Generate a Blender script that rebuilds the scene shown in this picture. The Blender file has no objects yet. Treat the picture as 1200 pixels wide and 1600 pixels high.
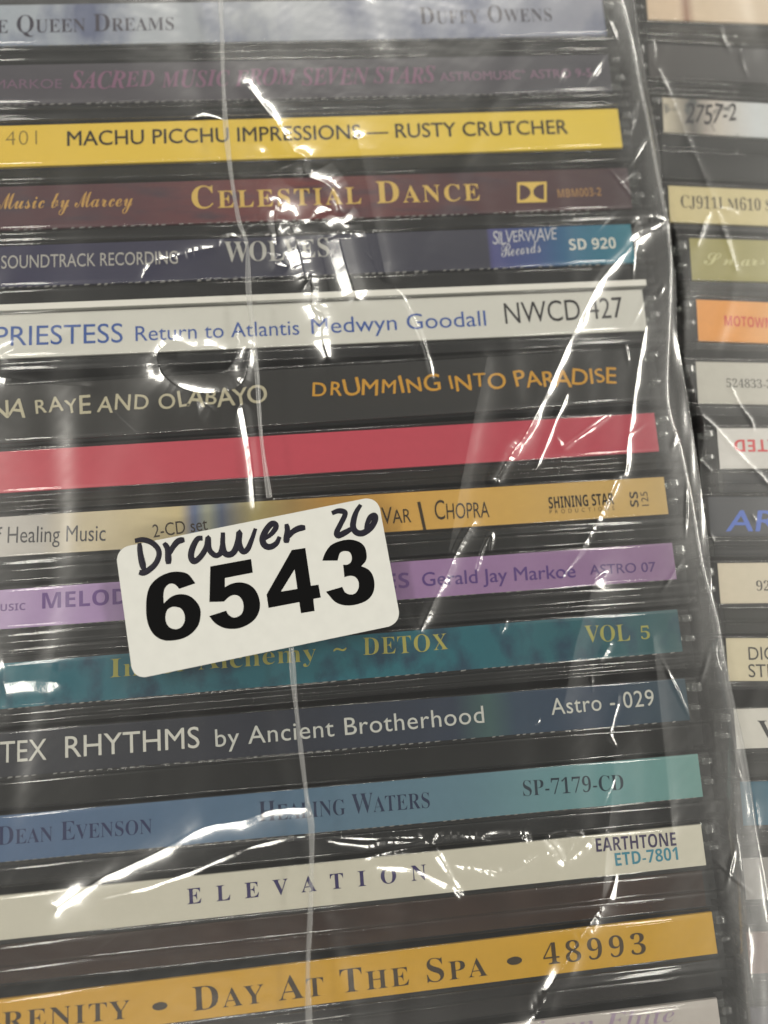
import bpy, math, random
import numpy as np
from mathutils import Matrix, Vector

S = bpy.context.scene
COL = S.collection
MM = 0.001
ZS = 0.142                                    # height of the spines above the table (cases stand on edge)

# ------------------------------------------------------------------ camera
F = 1230.0                                    # focal length in pixels of a 1200 x 1600 frame
EA, EB, EC = 0.1537568, -0.0636594, -0.0718001
CAM = np.array([-51.6566, -103.1974, 115.8769]) * MM + np.array([0, 0, ZS])
def _rot(a, b, c):
    Rx = np.array([[1, 0, 0], [0, math.cos(a), -math.sin(a)], [0, math.sin(a), math.cos(a)]])
    Ry = np.array([[math.cos(b), 0, math.sin(b)], [0, 1, 0], [-math.sin(b), 0, math.cos(b)]])
    Rz = np.array([[math.cos(c), -math.sin(c), 0], [math.sin(c), math.cos(c), 0], [0, 0, 1]])
    return Rz @ Ry @ Rx
ROT = _rot(EA, EB, EC)
cd = bpy.data.cameras.new('camera')
cam = bpy.data.objects.new('camera', cd)
COL.objects.link(cam)
cam.matrix_world = Matrix.Translation(Vector(CAM)) @ Matrix(ROT.tolist()).to_4x4()
cd.sensor_fit = 'HORIZONTAL'; cd.sensor_width = 36.0; cd.lens = 36.0 * F / 1200.0
cd.clip_start = 0.002; cd.clip_end = 50.0
cd.dof.use_dof = True; cd.dof.focus_distance = 0.113; cd.dof.aperture_fstop = 11.0
S.camera = cam

def PT(px, py, z):
    """point on the horizontal plane at height z that the lens shows at (px, py)"""
    d = ROT @ np.array([(px - 600.0) / F, -(py - 800.0) / F, -1.0])
    t = (z - CAM[2]) / d[2]
    return CAM + d * t

# ------------------------------------------------------------------ world, lamps, exposure
w = bpy.data.worlds.new('World'); S.world = w; w.use_nodes = True
bg = w.node_tree.nodes['Background']
bg.inputs[1].default_value = 1.0               # a dim room, darkened overhead in place of the phone and body blocking it
_wn = w.node_tree; _tc = _wn.nodes.new('ShaderNodeTexCoord'); _sx = _wn.nodes.new('ShaderNodeSeparateXYZ'); _rp = _wn.nodes.new('ShaderNodeValToRGB')
_wn.links.new(_tc.outputs['Generated'], _sx.inputs[0]); _wn.links.new(_sx.outputs[2], _rp.inputs[0]); _wn.links.new(_rp.outputs[0], bg.inputs[0])
_rp.color_ramp.elements[0].position = 0.35; _rp.color_ramp.elements[0].color = (0.24, 0.235, 0.22, 1)
_rp.color_ramp.elements[1].position = 0.85; _rp.color_ramp.elements[1].color = (0.055, 0.055, 0.055, 1)
H = 2.0
def lamp(name, a, b, sx, sy, radiance, rz=0.0):
    """an overhead fluorescent strip, the last few added for glints; a, b are offsets from above the camera in units of H"""
    l = bpy.data.lights.new(name, 'AREA'); l.shape = 'RECTANGLE'
    l.size = sx; l.size_y = sy; l.energy = radiance * math.pi * sx * sy
    l.color = (1.0, 0.962, 0.865)
    o = bpy.data.objects.new(name, l); COL.objects.link(o)
    l.energy *= 1.22
    o.location = (CAM[0] + a * H, CAM[1] + b * H, ZS + H)
    o.rotation_euler = (0, 0, rz)
    return o
LAMPS = [(-0.70, 0.16, 0.26, 1.10, 22), (0.86, 0.30, 0.30, 1.30, 24), (0.10, 1.22, 1.40, 0.34, 26), (-0.30, -0.78, 1.30, 0.28, 20),
         (-0.85, 0.95, 0.30, 0.60, 24), (0.80, -0.50, 0.30, 0.70, 24), (0.95, 1.15, 0.60, 0.34, 26)]  # three further lamps, added so more creases catch a glint
for q in LAMPS: lamp('ceiling_or_added_lamp', *q)
vs = S.view_settings
S.display_settings.display_device = 'sRGB'
vs.view_transform = 'Standard'; vs.look = 'None'; vs.exposure = -0.15; vs.gamma = 1.0; vs.use_curve_mapping = False
S.render.engine = 'CYCLES'
S.cycles.use_denoising = True
S.cycles.max_bounces = 14; S.cycles.transparent_max_bounces = 32
S.cycles.glossy_bounces = 6; S.cycles.transmission_bounces = 6
S.cycles.caustics_reflective = False; S.cycles.caustics_refractive = False
S.cycles.sample_clamp_indirect = 4.0

# ------------------------------------------------------------------ helpers
KALB = 1.02
def lin(c, k=KALB):
    r = []
    for v in c:
        v = v / 255.0
        v = v / 12.92 if v <= 0.04045 else ((v + 0.055) / 1.055) ** 2.4
        r.append(min(0.9, v * k))
    return (r[0], r[1], r[2], 1.0)

def obj(name, me, mats=(), parent=None):
    o = bpy.data.objects.new(name, me); COL.objects.link(o)
    for m in (mats if isinstance(mats, (list, tuple)) else [mats]):
        me.materials.append(m)
    if parent is not None: o.parent = parent
    return o
def tag(o, label, cat, group=None):
    o['label'] = label; o['category'] = cat
    if group: o['group'] = group
def thing(name, label, cat, loc=(0, 0, 0), rz=0.0, group=None):
    o = bpy.data.objects.new(name, None); COL.objects.link(o)
    o.empty_display_size = 0.01
    o.location = loc; o.rotation_euler = (0, 0, rz); tag(o, label, cat, group)
    return o
def mesh(name, v, f, smooth=False):
    me = bpy.data.meshes.new(name); me.from_pydata([tuple(map(float, p)) for p in v], [], [tuple(map(int, q)) for q in f])
    if smooth: me.polygons.foreach_set('use_smooth', [(p.area < 2.0e-5 or abs(p.normal.z) < .9995) for p in me.polygons])
    me.update(); return me

class MB:
    def __init__(s): s.v = []; s.f = []
    def add(s, v, f):
        n = len(s.v); s.v += list(v); s.f += [tuple(i + n for i in q) for q in f]
    def box(s, x0, x1, y0, y1, z0, z1, b=0.0, n=6, by=None):
        """box in mm with rounded long edges (along x) and chamfered ends"""
        if b <= 0:
            s.add([(x0, y0, z0), (x1, y0, z0), (x1, y1, z0), (x0, y1, z0), (x0, y0, z1), (x1, y0, z1), (x1, y1, z1), (x0, y1, z1)],
                  [(3, 2, 1, 0), (4, 5, 6, 7), (0, 1, 5, 4), (1, 2, 6, 5), (2, 3, 7, 6), (3, 0, 4, 7)]); return
        prof = []; by = min(by or b, (y1 - y0) * .45)
        for cx, cy, a0 in ((y1 - by, z1 - b, 0), (y0 + by, z1 - b, 90), (y0 + by, z0 + b, 180), (y1 - by, z0 + b, 270)):
            for k in range(n + 1):
                a = math.radians(a0 + 90.0 * k / n); prof.append((cx + by * math.cos(a), cy + b * math.sin(a)))
        N = len(prof); my = (y0 + y1) / 2; mz = (z0 + z1) / 2
        rings = []
        for x, ins in ((x0, b), (x0 + b * .3, b * .3), (x0 + b, 0), (x1 - b, 0), (x1 - b * .3, b * .3), (x1, b)):
            sy = 1 - 2 * ins / (y1 - y0); sz = 1 - 2 * ins / (z1 - z0)
            rings.append([(x, my + (p[0] - my) * sy, mz + (p[1] - mz) * sz) for p in prof])
        v = [p for r in rings for p in r]; f = []
        for r in range(len(rings) - 1):
            for k in range(N):
                a, c = r * N + k, r * N + (k + 1) % N
                f.append((c, a, a + N, c + N))
        f.append(tuple(range(N))); f.append(tuple(reversed(range((len(rings) - 1) * N, len(rings) * N))))
        s.add(v, f)
    def build(s, name, mats, parent, smooth=False):
        return obj(name, mesh(name, [(a * MM, b * MM, c * MM) for a, b, c in s.v], s.f, smooth), mats, parent)

# ------------------------------------------------------------------ materials
def newmat(name):
    m = bpy.data.materials.new(name); m.use_nodes = True; nt = m.node_tree; nt.nodes.clear()
    out = nt.nodes.new('ShaderNodeOutputMaterial'); return m, nt, out
def N(nt, t, **kw):
    n = nt.nodes.new(t)
    for k, v in kw.items(): setattr(n, k, v)
    return n
def math_n(nt, op, a, b=None):
    n = N(nt, 'ShaderNodeMath', operation=op)
    for i, q in enumerate((a, b)):
        if q is None: continue
        if isinstance(q, (int, float)): n.inputs[i].default_value = q
        else: nt.links.new(q, n.inputs[i])
    return n.outputs[0]
def film_mat(name, f0, tint, r1, r2, mixb, bump=None, broad_col=(1, 1, 1, 1), haze=0.0, edge_haze=False):
    """thin clear plastic: straight-through light plus a sharp and a soft reflection (Schlick)"""
    m, nt, out = newmat(name); L = nt.links.new
    lw = N(nt, 'ShaderNodeLayerWeight'); lw.inputs['Blend'].default_value = 0.5
    p = math_n(nt, 'POWER', lw.outputs['Facing'], 5.0)
    fac = math_n(nt, 'ADD', math_n(nt, 'MULTIPLY', p, 0.75 * (1 - f0)), f0)
    tr = N(nt, 'ShaderNodeBsdfTransparent'); tr.inputs[0].default_value = (*tint, 1)
    g1 = N(nt, 'ShaderNodeBsdfAnisotropic'); g1.inputs['Roughness'].default_value = r1; g1.inputs[0].default_value = (1, 1, 1, 1)
    g2 = N(nt, 'ShaderNodeBsdfAnisotropic'); g2.inputs['Roughness'].default_value = r2; g2.inputs[0].default_value = broad_col
    gm = N(nt, 'ShaderNodeMixShader'); gm.inputs[0].default_value = mixb
    L(g1.outputs[0], gm.inputs[1]); L(g2.outputs[0], gm.inputs[2])
    mx = N(nt, 'ShaderNodeMixShader'); L(fac, mx.inputs[0]); L(tr.outputs[0], mx.inputs[1]); L(gm.outputs[0], mx.inputs[2])
    if bump:
        sc, st, dist = bump
        tc = N(nt, 'ShaderNodeTexCoord'); mp = N(nt, 'ShaderNodeMapping'); mp.inputs['Scale'].default_value = sc
        nz = N(nt, 'ShaderNodeTexNoise'); nz.inputs['Scale'].default_value = 1.0; nz.inputs['Detail'].default_value = 4
        L(tc.outputs['Object'], mp.inputs[0]); L(mp.outputs[0], nz.inputs[0])
        bp = N(nt, 'ShaderNodeBump'); bp.inputs['Strength'].default_value = st; bp.inputs['Distance'].default_value = dist
        L(nz.outputs[0], bp.inputs['Height'])
        for g in (g1, g2, lw): L(bp.outputs[0], g.inputs['Normal'])
    if haze:
        df = N(nt, 'ShaderNodeBsdfDiffuse'); df.inputs[0].default_value = (.85, .85, .84, 1)
        m2 = N(nt, 'ShaderNodeMixShader'); m2.inputs[0].default_value = haze
        if edge_haze:
            at = N(nt, 'ShaderNodeAttribute'); at.attribute_name = 'edge_haze'; L(math_n(nt, 'ADD', math_n(nt, 'MULTIPLY', at.outputs['Fac'], .12), haze), m2.inputs[0])
        L(mx.outputs[0], m2.inputs[1]); L(df.outputs[0], m2.inputs[2]); mx = m2
    L(mx.outputs[0], out.inputs[0]); return m
def plain(name, col, rough=0.5, spec=0.4, noise=0.0, nscale=300.0):
    m, nt, out = newmat(name); L = nt.links.new
    b = N(nt, 'ShaderNodeBsdfPrincipled'); b.inputs['Base Color'].default_value = col
    b.inputs['Roughness'].default_value = rough; b.inputs['Specular IOR Level'].default_value = spec
    if noise:
        tc = N(nt, 'ShaderNodeTexCoord'); nz = N(nt, 'ShaderNodeTexNoise'); nz.inputs['Scale'].default_value = nscale; nz.inputs['Detail'].default_value = 5
        L(tc.outputs['Object'], nz.inputs[0])
        r = N(nt, 'ShaderNodeValToRGB')
        r.color_ramp.elements[0].color = tuple(c * (1 - noise) for c in col[:3]) + (1,); r.color_ramp.elements[0].position = .3
        r.color_ramp.elements[1].color = tuple(min(1, c * (1 + noise)) for c in col[:3]) + (1,); r.color_ramp.elements[1].position = .7
        L(nz.outputs[0], r.inputs[0]); L(r.outputs[0], b.inputs['Base Color'])
    L(b.outputs[0], out.inputs[0]); return m
_ink = {}
def ink(c):
    if c not in _ink: _ink[c] = plain('printing_ink', lin(c, 1.1), 0.6, 0.1)
    return _ink[c]
def paper(stops, noise=0.06, nsc=(90, 400, 1), blot=None):
    """printed card; stops = [(mm along the spine from the label end, rgb)]; noise mottles the print; blot = second print colour"""
    m, nt, out = newmat('printed_paper'); L = nt.links.new
    tc = N(nt, 'ShaderNodeTexCoord'); sx = N(nt, 'ShaderNodeSeparateXYZ'); L(tc.outputs['Object'], sx.inputs[0])
    x = math_n(nt, 'ABSOLUTE', sx.outputs[0]); x = math_n(nt, 'DIVIDE', x, 0.125)
    rp = N(nt, 'ShaderNodeValToRGB'); el = rp.color_ramp.elements
    st = sorted(stops); el[0].position = st[0][0] / 125.0; el[0].color = lin(st[0][1])
    if len(st) == 1: el.remove(el[1])
    else:
        el[1].position = min(1, st[-1][0] / 125.0); el[1].color = lin(st[-1][1])
        for p, c in st[1:-1]:
            e = el.new(min(1, p / 125.0)); e.color = lin(c)
    L(x, rp.inputs[0]); colr = rp.outputs[0]
    mp = N(nt, 'ShaderNodeMapping'); mp.inputs['Scale'].default_value = nsc; L(tc.outputs['Object'], mp.inputs[0])
    nz = N(nt, 'ShaderNodeTexNoise'); nz.inputs['Scale'].default_value = 1.0; nz.inputs['Detail'].default_value = 5; L(mp.outputs[0], nz.inputs[0])
    if blot:
        br = N(nt, 'ShaderNodeValToRGB'); br.color_ramp.elements[0].position = blot[1]; br.color_ramp.elements[1].position = blot[2]
        br.color_ramp.elements[0].color = (0, 0, 0, 1); br.color_ramp.elements[1].color = (1, 1, 1, 1); L(nz.outputs[0], br.inputs[0])
        mx = N(nt, 'ShaderNodeMix', data_type='RGBA'); L(br.outputs[0], mx.inputs[0]); L(colr, mx.inputs[6]); mx.inputs[7].default_value = lin(blot[0]); colr = mx.outputs[2]
    nz2 = N(nt, 'ShaderNodeTexNoise'); nz2.inputs['Scale'].default_value = 900; nz2.inputs['Detail'].default_value = 3; L(tc.outputs['Object'], nz2.inputs[0])
    ad = math_n(nt, 'ADD', nz.outputs[0], nz2.outputs[0]); fac = math_n(nt, 'ADD', math_n(nt, 'MULTIPLY', math_n(nt, 'SUBTRACT', ad, 1.0), 2 * noise), 1.0)
    vm = N(nt, 'ShaderNodeVectorMath', operation='SCALE'); L(colr, vm.inputs[0]); L(fac, vm.inputs['Scale'])
    b = N(nt, 'ShaderNodeBsdfPrincipled'); b.inputs['Roughness'].default_value = 0.5; b.inputs['Specular IOR Level'].default_value = 0.35
    L(vm.outputs[0], b.inputs['Base Color']); L(b.outputs[0], out.inputs[0]); return m

M_FILM = film_mat('clear_bag_film', 0.145, (.985, .985, .985), 0.14, 0.33, 0.31, haze=0.005, edge_haze=True)
M_FILM2 = film_mat('clear_bag_film_behind', 0.07, (.97, .97, .97), 0.17, 0.40, 0.45, haze=0.022)
M_CLEAR = film_mat('clear_polystyrene', 0.045, (.95, .955, .95), 0.06, 0.3, 0.3, ((60, 900, 60), 0.12, 0.0003))
M_LID = film_mat('clear_polystyrene_lid', 0.05, (.80, .81, .80), 0.07, 0.3, 0.3, ((60, 900, 60), 0.12, 0.0003))
M_PIN = film_mat('clear_hinge_plastic', 0.16, (.80, .82, .80), 0.12, 0.45, 0.5)
M_TRAY = plain('dark_tray_plastic', (0.010, 0.010, 0.011, 1), 0.35, 0.4, 0.2)
M_PERF = plain('torn_card_edge', (0.26, 0.255, 0.245, 1), 0.8, 0.1)
M_SEAM = film_mat('milky_bag_seam', 0.15, (.80, .80, .78), 0.2, 0.5, 0.6, haze=.09)

# ------------------------------------------------------------------ lettering
def mapch(ch, style):
    o = ord(ch)
    base = {'bold': (0x1D5D4, 0x1D5EE, 0x1D7EC), 'serif': (0x1D400, 0x1D41A, 0x1D7CE), 'serifb': (0x1D400, 0x1D41A, 0x1D7CE),
            'seriftl': (0x1D400, 0x1D41A, 0x1D7CE),
            'bital': (0x1D468, 0x1D482, 0x1D7CE), 'ital': (0x1D468, 0x1D482, 0x1D7CE), 'script': (0x1D4D0, 0x1D4EA, 0x1D7CE),
            'frak': (0x1D504, 0x1D51E, 0x1D7CE)}.get(style)
    if not base: return ch
    if 'A' <= ch <= 'Z': return chr(base[0] + o - 65)
    if 'a' <= ch <= 'z': return chr(base[1] + o - 97)
    if '0' <= ch <= '9': return chr(base[2] + o - 48)
    return ch
OFFS = {'serif': -0.007, 'seriftl': -0.010, 'ital': -0.012, 'thin': -0.016}
THICK = {'heavy': .014, 'comic': .014}
_gl = {}
def _raw(body, off):
    c = bpy.data.curves.new('glyph', 'FONT'); c.body = body; c.size = 1.0; c.offset = off; c.fill_mode = 'FRONT'; c.resolution_u = 4
    o = bpy.data.objects.new('glyph', c)
    me = o.to_mesh()
    v = np.array([p.co[:] for p in me.vertices]).reshape(-1, 3)[:, :2] if len(me.vertices) else np.zeros((0, 2))
    f = [tuple(p.vertices) for p in me.polygons]
    o.to_mesh_clear(); bpy.data.objects.remove(o); bpy.data.curves.remove(c)
    return v, f
def glyph(ch, style):
    k = (ch, style)
    if k not in _gl:
        off = OFFS.get(style, 0.0)
        if ch == ' ':
            _gl[k] = (np.zeros((0, 2)), [], 0.28)
        else:
            c = mapch(ch, style); v, f = _raw(c, off)
            a, _ = _raw('I' + c + 'I', 0); b, _ = _raw('II', 0)
            adv = float(np.ptp(a[:, 0]) - np.ptp(b[:, 0]))
            _gl[k] = (v, f, adv)
    return _gl[k]
def layout(text, style, small=None, track=0.0, jit=0.0, seed=1):
    """lower-case letters become small capitals of that scale when small is given; returns verts with cap height 1"""
    rnd = random.Random(seed); cap = float(glyph('H', style)[0][:, 1].max())
    V, Fc, x = [], [], 0.0; n = 0
    for ch in text:
        k = 1.0
        if small and ch.islower(): ch = ch.upper(); k = small
        v, f, adv = glyph(ch, style)
        if len(v):
            q = v * k
            if jit:
                a = rnd.uniform(-jit, jit); m = np.array([adv * k / 2, .35 * k]); s = 1 + rnd.uniform(-jit, jit)
                q = (q - m) @ np.array([[math.cos(a), math.sin(a)], [-math.sin(a), math.cos(a)]]) * s + m + np.array([0, rnd.uniform(-jit, jit) * .4])
            V.append(q + np.array([x, 0])); Fc += [tuple(i + n for i in t) for t in f]; n += len(v)
        x += adv * k + track
    V = np.concatenate(V) if V else np.zeros((0, 2))
    V[:, 0] -= V[:, 0].min()
    return V / cap, Fc
def put_text(parent, loc, rz, z, text, p0, p1, caph, style, color, small=None, track=0.0, jit=0.0, seed=1, flip=False, name='lettering', slant=0.0, arc=None):
    """text whose baseline runs p0 -> p1 (as seen in the photo) on the plane z, cap height caph; stored in parent's frame"""
    a = PT(p0[0], p0[1], z); b = PT(p1[0], p1[1], z)
    up = PT((p0[0] + p1[0]) / 2, (p0[1] + p1[1]) / 2 - caph, z) - PT((p0[0] + p1[0]) / 2, (p0[1] + p1[1]) / 2, z)
    V, Fc = layout(text, style, small, track, jit, seed)
    L = np.linalg.norm((b - a)[:2]); h = np.linalg.norm(up[:2])
    ux = (b - a)[:2] / L; uy = np.array([-ux[1], ux[0]])
    if flip: V = np.stack([V[:, 0].max() - V[:, 0], 1.0 - V[:, 1]], 1)
    zz = np.full(len(V), z + 0.00004)
    if style in THICK:
        nv = len(V); e = THICK[style]; V = np.concatenate([V - [e, e * .6], V + [e, e * .6]]); V[:, 0] -= V[:, 0].min()
        Fc = Fc + [tuple(i + nv for i in t) for t in Fc]; zz = np.concatenate([zz, zz + .00002])
    X = V[:, 0] / V[:, 0].max() * L + V[:, 1] * slant * h; Y = V[:, 1] * h
    P = a[:2] + X[:, None] * ux + Y[:, None] * uy
    c, s = math.cos(-rz), math.sin(-rz); D = P - np.array(loc[:2])
    Q = np.stack([D[:, 0] * c - D[:, 1] * s, D[:, 0] * s + D[:, 1] * c, zz], 1)
    return obj(name, mesh(name, Q, Fc), ink(color), parent)
def put_shapes(parent, loc, rz, z, polys, color, name):
    """filled outlines (lists of splines in photo points, holes by winding) on plane z"""
    V, Fc = fill(polys)
    P = np.array([PT(x, y, z)[:2] for x, y in V]); c, s = math.cos(-rz), math.sin(-rz); D = P - np.array(loc[:2])
    Q = np.stack([D[:, 0] * c - D[:, 1] * s, D[:, 0] * s + D[:, 1] * c, np.full(len(D), z + 0.00004)], 1)
    return obj(name, mesh(name, Q, [tuple(reversed(t)) for t in Fc]), ink(color), parent)
def fill(polys):
    c = bpy.data.curves.new('shape', 'CURVE'); c.dimensions = '2D'; c.fill_mode = 'FRONT'
    for pl in polys:
        sp = c.splines.new('POLY'); sp.points.add(len(pl) - 1); sp.use_cyclic_u = True
        for q, (x, y) in zip(sp.points, pl): q.co = (x * .01, y * .01, 0, 1)
    o = bpy.data.objects.new('shape', c); me = o.to_mesh()
    v = [(p.co[0] * 100, p.co[1] * 100) for p in me.vertices]; f = [tuple(p.vertices) for p in me.polygons]
    o.to_mesh_clear(); bpy.data.objects.remove(o); bpy.data.curves.remove(c); return v, f
def smooth_closed(pts, corners, n=5):
    """Catmull-Rom through a closed outline, sharp at the given indices"""
    P = [np.array(p, float) for p in pts]; K = len(P); out = []
    for i in range(K):
        p1, p2 = P[i], P[(i + 1) % K]
        p0 = 2 * p1 - p2 if i in corners else P[i - 1]
        p3 = 2 * p2 - p1 if (i + 1) % K in corners else P[(i + 2) % K]
        if i in corners and (i + 1) % K in corners: out.append(tuple(p1)); continue
        for k in range(n):
            t = k / n
            out.append(tuple(.5 * ((2 * p1) + (-p0 + p2) * t + (2 * p0 - 5 * p1 + 4 * p2 - p3) * t * t + (-p0 + 3 * p1 - 3 * p2 + p3) * t ** 3)))
    return out
def smooth_open(pts, n=6):
    P = [np.array(p, float) for p in pts]; P = [2 * P[0] - P[1]] + P + [2 * P[-1] - P[-2]]; out = []
    for i in range(1, len(P) - 2):
        p0, p1, p2, p3 = P[i - 1:i + 3]
        for k in range(n):
            t = k / n
            out.append(.5 * ((2 * p1) + (-p0 + p2) * t + (2 * p0 - 5 * p1 + 4 * p2 - p3) * t * t + (-p0 + 3 * p1 - 3 * p2 + p3) * t ** 3))
    out.append(P[-2]); return np.array(out)

# ------------------------------------------------------------------ the surface the cases stand on
mb = MB(); mb.box(-700, 700, -600, 600, -30, 0, 2)
tb = mb.build('table_top', plain('dark_laminate', (0.03, 0.03, 0.032, 1), 0.5, 0.4, 0.2, 40), None); tb['kind'] = 'structure'

# ------------------------------------------------------------------ CD cases
DEP = 0.9                                     # label sits this far behind the clear front (mm)
ZL = ZS - DEP * MM
def make_case(label, group, side, corner, theta, hl, T, ext, labmat, inlay, over=None, perf=0.0, seed=0, length=121.0):
    """one jewel case standing on edge, spine up. corner = label's top outer corner; side +1: the end is on the right, -1: on the left"""
    rnd = random.Random(seed)
    root = thing('cd_case', label, 'CD case', (corner[0], corner[1], 0.0), theta, group)
    zt = ZS / MM; X0, X1 = (-length, ext) if side > 0 else (-ext, length)
    def xx(a, b):                             # a, b measured towards the outer end
        return (a, b) if side > 0 else (-b, -a)
    dz = rnd.uniform(-.12, .12)
    # tray (opaque, behind the label)
    m = MB(); m.box(*xx(-length + .6, .2), -T + .7, .05, 1.2, zt - 1.35)
    m.box(*xx(.2, ext - .5), -T + .9, -.2, 1.2, zt - 3.2)
    m.build('tray', M_TRAY, root)
    # the paper label folded along the spine
    a, b = xx(-length + 1.0, 0)
    m = MB(); nx = 40
    for i in range(nx):
        u0, u1 = a + (b - a) * i / nx, a + (b - a) * (i + 1) / nx
        m.add([(u0, -hl, zt - DEP), (u1, -hl, zt - DEP), (u1, 0, zt - DEP), (u0, 0, zt - DEP)], [(0, 1, 2, 3)])
    m.add([(a, -hl, zt - DEP), (b, -hl, zt - DEP), (b, -hl, zt - 5), (a, -hl, zt - 5)], [(3, 2, 1, 0)])
    m.add([(a, 0, zt - DEP), (b, 0, zt - DEP), (b, 0, zt - 5), (a, 0, zt - 5)], [(0, 1, 2, 3)])
    lab = m.build('spine_label', labmat, root)
    if perf > 0:
        m = MB(); x = a + .3
        while x < b - 1:
            w_ = rnd.uniform(.55, .95); y = -hl + .02
            h_ = perf * rnd.uniform(.6, 1.2)
            m.add([(x, y - h_, zt - DEP + .03), (x + w_ * .8, y - h_ * .7, zt - DEP + .03), (x + w_, y, zt - DEP + .03), (x + .1, y, zt - DEP + .03)], [(0, 1, 2, 3)])
            x += w_ + (rnd.uniform(.3, .7) if rnd.random() > .18 else rnd.uniform(1.0, 2.6))
        m.build('perforated_edge', M_PERF, lab)
    # clear back shell in front of the label
    m = MB(); m.box(X0, X1, -hl - .38, .36, .3, zt + dz, rnd.uniform(.18, .32), by=rnd.uniform(.4, .8))
    m.build('back_shell', M_CLEAR, root, True)
    # the lid with its two rails
    g = T - hl
    m = MB(); y0, y1 = -T + .52, -hl - .55
    if y1 - y0 > .7:
        e0, e1 = xx(-length, ext - .4)
        ra, rb = rnd.uniform(.28, .75), rnd.uniform(.12, .28)
        if y1 - y0 > 1.9 and rnd.random() < .72:
            k = y0 + (y1 - y0) * rnd.uniform(.42, .68)
            m.box(e0, e1, k + .08, y1, .3, zt - .25 + dz, rb, by=ra); m.box(e0, e1, y0, k - .08, .3, zt - rnd.uniform(.5, .95), .40 - rb, by=rnd.uniform(.25, .6))
        else:
            m.box(e0, e1, y0, y1, .3, zt - .4 + dz, rb, by=ra)
        m.build('front_lid', M_LID, root, True)
        # booklet behind the lid
        m = MB(); m.box(*xx(-length + 1.5, -.6), y0 + .25, y1 - .2, 4, zt - 1.25)
        m.build('booklet', plain('booklet_paper', lin(inlay, .34), 0.6, 0.3, 0.25, 120), root)
    if over:
        m = MB(); m.box(*xx(-length + 1, .6), .40, .40 + over[1], 2, zt - .35)
        m.build('booklet', plain('booklet_paper', lin(over[0]), 0.5, 0.3), root)
    # clear hinge knuckles at the outer end
    for yy, hh in ((-hl * rnd.uniform(.12, .25), rnd.uniform(.8, 1.5)), (-hl * rnd.uniform(.55, .72), rnd.uniform(.5, 1.0))):
        m = MB(); e = rnd.uniform(-.3, .3)
        p, q = xx(.55 + e, min(ext - .5, 2.1) + e); m.box(p, q, yy - hh / 2, yy + hh / 2, zt - 3.0, zt - .35 + dz - .25, .16)
        m.build('hinge_knuckle', M_PIN, root, True)
    return root, lab

GREY = (205, 201, 192)
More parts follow.
